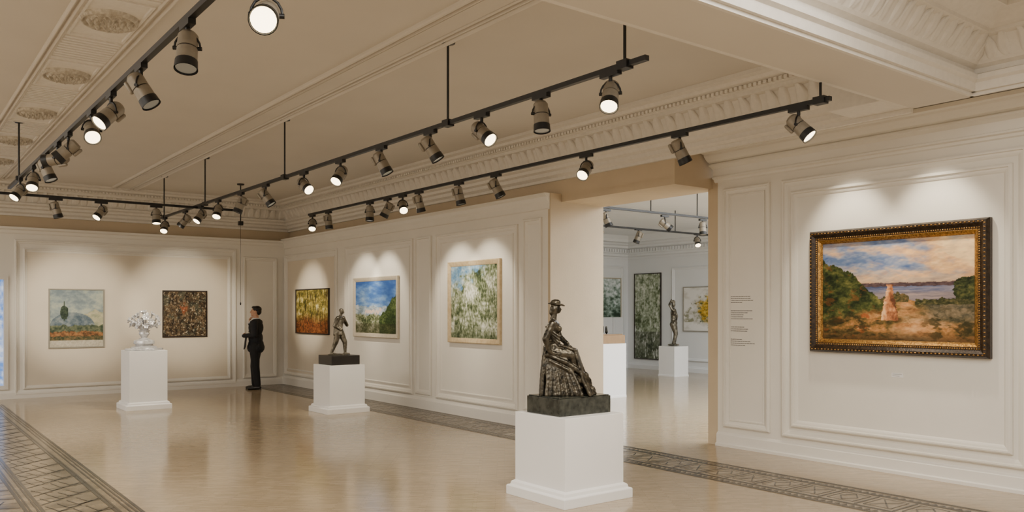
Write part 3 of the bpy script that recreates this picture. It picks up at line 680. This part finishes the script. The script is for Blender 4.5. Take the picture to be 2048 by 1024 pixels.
def f(b):
    b.lathe((-.005,0,1.455),[(0,.078),(.03,.066),(.045,.062),(.05,.055)],0,20); b.ell((.100,0,1.40),(.033,.035,.06)); b.capsule((.20,.13,1.13),.036,(.222,.12,1.13),.035); b.capsule((.135,-.075,1.38),.034,(.139,-.068,1.395),.033)
part('shirt','shirt',f,.006,1)
def f(b):
    C=b.capsule
    C((-.01,0,1.44),.055,(.005,0,1.56),.052)
    b.ell((-.005,0,1.65),(.094,.074,.098)); b.ell((.035,0,1.60),(.060,.054,.066)); b.ell((.075,0,1.552),(.022,.026,.018)); C((.0,-.03,1.57),.035,(.06,-.01,1.56),.022); C((.0,.03,1.57),.035,(.06,.01,1.56),.022)
    C((.090,0,1.655),.010,(.108,0,1.622),.0125); b.ell((.092,.0,1.592),(.010,.022,.006)); b.ell((.090,0,1.582),(.011,.019,.006))
    for s in (-1,1): b.ell((-.005,.075*s,1.632),(.018,.009,.030),Matrix.Rotation(-.2,3,'Y')); b.ell((.078,.03*s,1.670),(.012,.020,.006))
part('head','skin',f,.0045,1)
def f(b):
    for s in (-1,1): b.ell((.083,.029*s,1.651),(.007,.011,.005))
part('eyes','eye',f,.003,0)
def f(b):
    b.ell((-.022,0,1.685),(.092,.084,.075)); b.ell((-.052,0,1.64),(.056,.074,.078)); b.ell((.035,0,1.728),(.048,.062,.026))
    for s in (-1,1): b.ell((.008,.071*s,1.685),(.024,.012,.028))
part('hair','hair',f,.006,1)
def hand(b,w,pd,nn,curl,sgn=1):
    w=Vector(w); pd=Vector(pd).normalized(); nn=Vector(nn); nn=(nn-pd*nn.dot(pd)).normalized(); sd=pd.cross(nn).normalized()*sgn
    for k in range(4): q=w+pd*.012+sd*(.011*(k-1.5)); b.capsule(q,.014,w+pd*.082+sd*(.019*(k-1.5)),.0125,0,10)
    lens=(.068,.078,.074,.058)
    for k in range(4):
        p=w+pd*.086+sd*(.019*(k-1.5)); d=pd.copy(); ll=lens[k]; n_=nn.copy()
        for j,fr in enumerate((.45,.32,.23)):
            d2=(d*math.cos(curl)+n_*math.sin(curl)).normalized(); n_=(n_*math.cos(curl)-d*math.sin(curl)).normalized(); d=d2
            q=p+d*ll*fr; b.capsule(p,.0092-.0008*j,q,.0086-.0008*j,0,10); p=q
    p=w+pd*.03-sd*.032; q=p+(pd*.7-sd*.5+nn*.4).normalized()*.032; b.capsule(w+pd*.015-sd*.01,.014,p,.013,0,10); b.capsule(p,.012,q,.010,0,10); b.capsule(q,.010,q+(pd*.9+nn*.3).normalized()*.028,.0085,0,10)
def f(b): hand(b,(.145,-.062,1.40),(-.12,.30,.95),(-.95,-.1,.1),.55,-1)
part('hand_right','skin',f,.0035,1)
def f(b): hand(b,(.222,.12,1.13),(.10,-1,.05),(-.9,0,-.1),.45,1)
part('hand_left','skin',f,.0035,1)
def f(b):
    for (x,y) in ((-.06,.10),(.05,-.11)):
        b.capsule((x-.03,y,.045),.042,(x+.13,y+(.02 if y>0 else -.02),.034),.032); b.capsule((x+.1,y,.03),.034,(x+.17,y+(.03 if y>0 else -.03),.026),.025)
        b.ell((x-.0,y,.08),(.05,.045,.05)); b.box(x-.07,x+.18,y-.035,y+.035,0,.012)
part('shoes','shoe',f,.007,2)
b=MB(); b.box(-.010,.010,-.10,.10,-.14,.14); o=b.obj('folder',['suit'],mn,bevel=.003); o.location=(.185,.08,1.0); o.rotation_euler=(.3,-.15,.35)
# ------------------------------------------------------------------ far room
simple('wall_far_right',['cool'],lambda b:b.box(17.3,17.45,2,17.15,0,3.75))
simple('wall_far_back',['cool'],lambda b:b.box(8.3,17.3,17,17.15,0,3.75))
simple('wall_far_front',['cool'],lambda b:b.box(8.35,17.45,1.85,2,0,3.75))
simple('ceiling_far',['cool'],lambda b:b.box(8.35,17.45,1.85,17.15,3.75,3.85))
CF=[(3.15,0),(3.15,.04),(3.2,.05),(3.22,.12),(3.28,.13),(3.3,.2),(3.42,.24),(3.44,.32),(3.5,.33),(3.52,.42),(3.56,.45),(3.58,.6),(3.65,.62),(3.75,.7),(3.75,0)]
def f(b):
    for P,a,c_ in ((PX(17.3),2,17),(PY(17),8.35,17.3)):
        b.sweep(P,a,c_,CF); dent(b,P,max(a,9),c_,3.32,3.40,.2,.28,.1)
simple('trim_9',['cool'],f)
def f(b):
    b.frame(PX(17.3),12.4,15.3,.3,2.85,MO); b.frame(PY(17),14.7,17.1,.3,2.95,MO)
simple('trim_10',['cool'],f)
simple('baseboard_far',['cool'],lambda b:(b.sweep(PX(17.3),2,17,BB),b.sweep(PY(17),8.35,17.3,BB)))
def f(y,x0,x1,z,rods):
    b=MB(); b.box(x0,x1,y-.02,y+.02,z-.018,z+.018)
    for x in rods: b.tube((x,y,z),(x,y,3.75),.01,.01,0,8)
    b.obj('ceiling_light_track',['black'])
f(9.68,8.9,13.5,3.33,[10.4,11.6]); f(11.6,10.2,15.5,3.3,[13.2])
for (x,y,r,d,c_,lit) in [(9.35,9.68,.3,.7,0,0),(10.75,9.68,.6,.5,0,0),(11.75,9.68,0,.9,.2,0),(12.1,11.6,-.3,.8,0,0),(11.0,11.6,-.4,.6,0,0),(13.9,11.6,0,.7,.6,1)]:
    head((x,y,0),r,d,c_,lit,zt=3.32,along='x')
# ------------------------------------------------------------------ lights
def area(loc,rot,sx,sy,e,col=(1,1,1)):
    l=D.lights.new('area','AREA'); l.shape='RECTANGLE'; l.size=sx; l.size_y=sy; l.energy=e; l.color=col
    o=D.objects.new('fill_area_light',l); o.location=loc; o.rotation_euler=rot; COL.objects.link(o)  # added fill lamp, stands for no fixture in the ceiling
def spot(loc,tgt,e,deg,blend=.5,col=(1,.89,.71),r=.05):
    l=D.lights.new('spot','SPOT'); l.energy=e; l.spot_size=math.radians(deg); l.spot_blend=blend; l.color=col; l.shadow_soft_size=r
    o=D.objects.new('spot_light',l); o.location=loc; o.rotation_euler=(Vector(tgt)-Vector(loc)).to_track_quat('-Z','Y').to_euler(); COL.objects.link(o)
WARM=(1,.955,.885)
area((2.2,.8,4.0),(0,0,0),6,4,510,WARM)  # added soft fill above the near end, out of view
area((-2.6,9,4.0),(0,0,0),3.5,14,700,WARM)  # added soft fill along the left side, out of view
area((12.5,6.2,3.7),(0,0,0),6,4.5,950,(.95,.98,1))  # added cool fill for the far room, hidden behind the right wall
for y in (4.75,3.85): spot((7.56,y,3.5),(8.2,y,2.0),115,64,.75)
for y in (10.05,10.85): spot((6.15,y,3.12),(7.3,y,1.9),115,60,.65)
for y in (13.2,14.1): spot((6.15,y if y<13.8 else 13.7,3.12),(7.3,y,1.9),115,60,.65)
spot((4.3,15.7,3.1),(7.3,16.5,1.8),400,34,.75)
spot((2.3,13.75,3.1),(3.07,18,1.7),640,34,.8)
spot((3.7,13.75,3.1),(5.1,18,1.7),640,34,.8)
spot((4.1,13.6,3.1),(3.6,14.95,1.0),280,50,.8)
spot((6.0,10.6,3.1),(6.02,12.5,1.0),230,50,.8)
spot((4.1,4.2,3.05),(4.93,5.53,1.1),110,60,.8)
spot((6.05,4.0,3.05),(4.93,5.53,1.3),90,50,.8)
spot((13.9,11.6,3.1),(16.0,14.1,1.2),250,50,.8,(1,.97,.92))
for e_,dr in LITS:
    if e_.y>8 and e_.x<5: spot(e_+dr*.03,e_+dr,60,80,.9)
w=D.worlds.new('world'); SC.world=w; w.use_nodes=True; w.node_tree.nodes['Background'].inputs[0].default_value=(.75,.85,1,1); w.node_tree.nodes['Background'].inputs[1].default_value=.6
# ------------------------------------------------------------------ camera
cd=D.cameras.new('camera'); cam=D.objects.new('camera',cd); COL.objects.link(cam); cam.location=(0,0,1.65); cam.rotation_euler=(math.radians(90),0,math.radians(-37.5))
cd.sensor_width=36; cd.lens=29.0; cd.shift_y=110/2048; cd.clip_end=200
SC.camera=cam
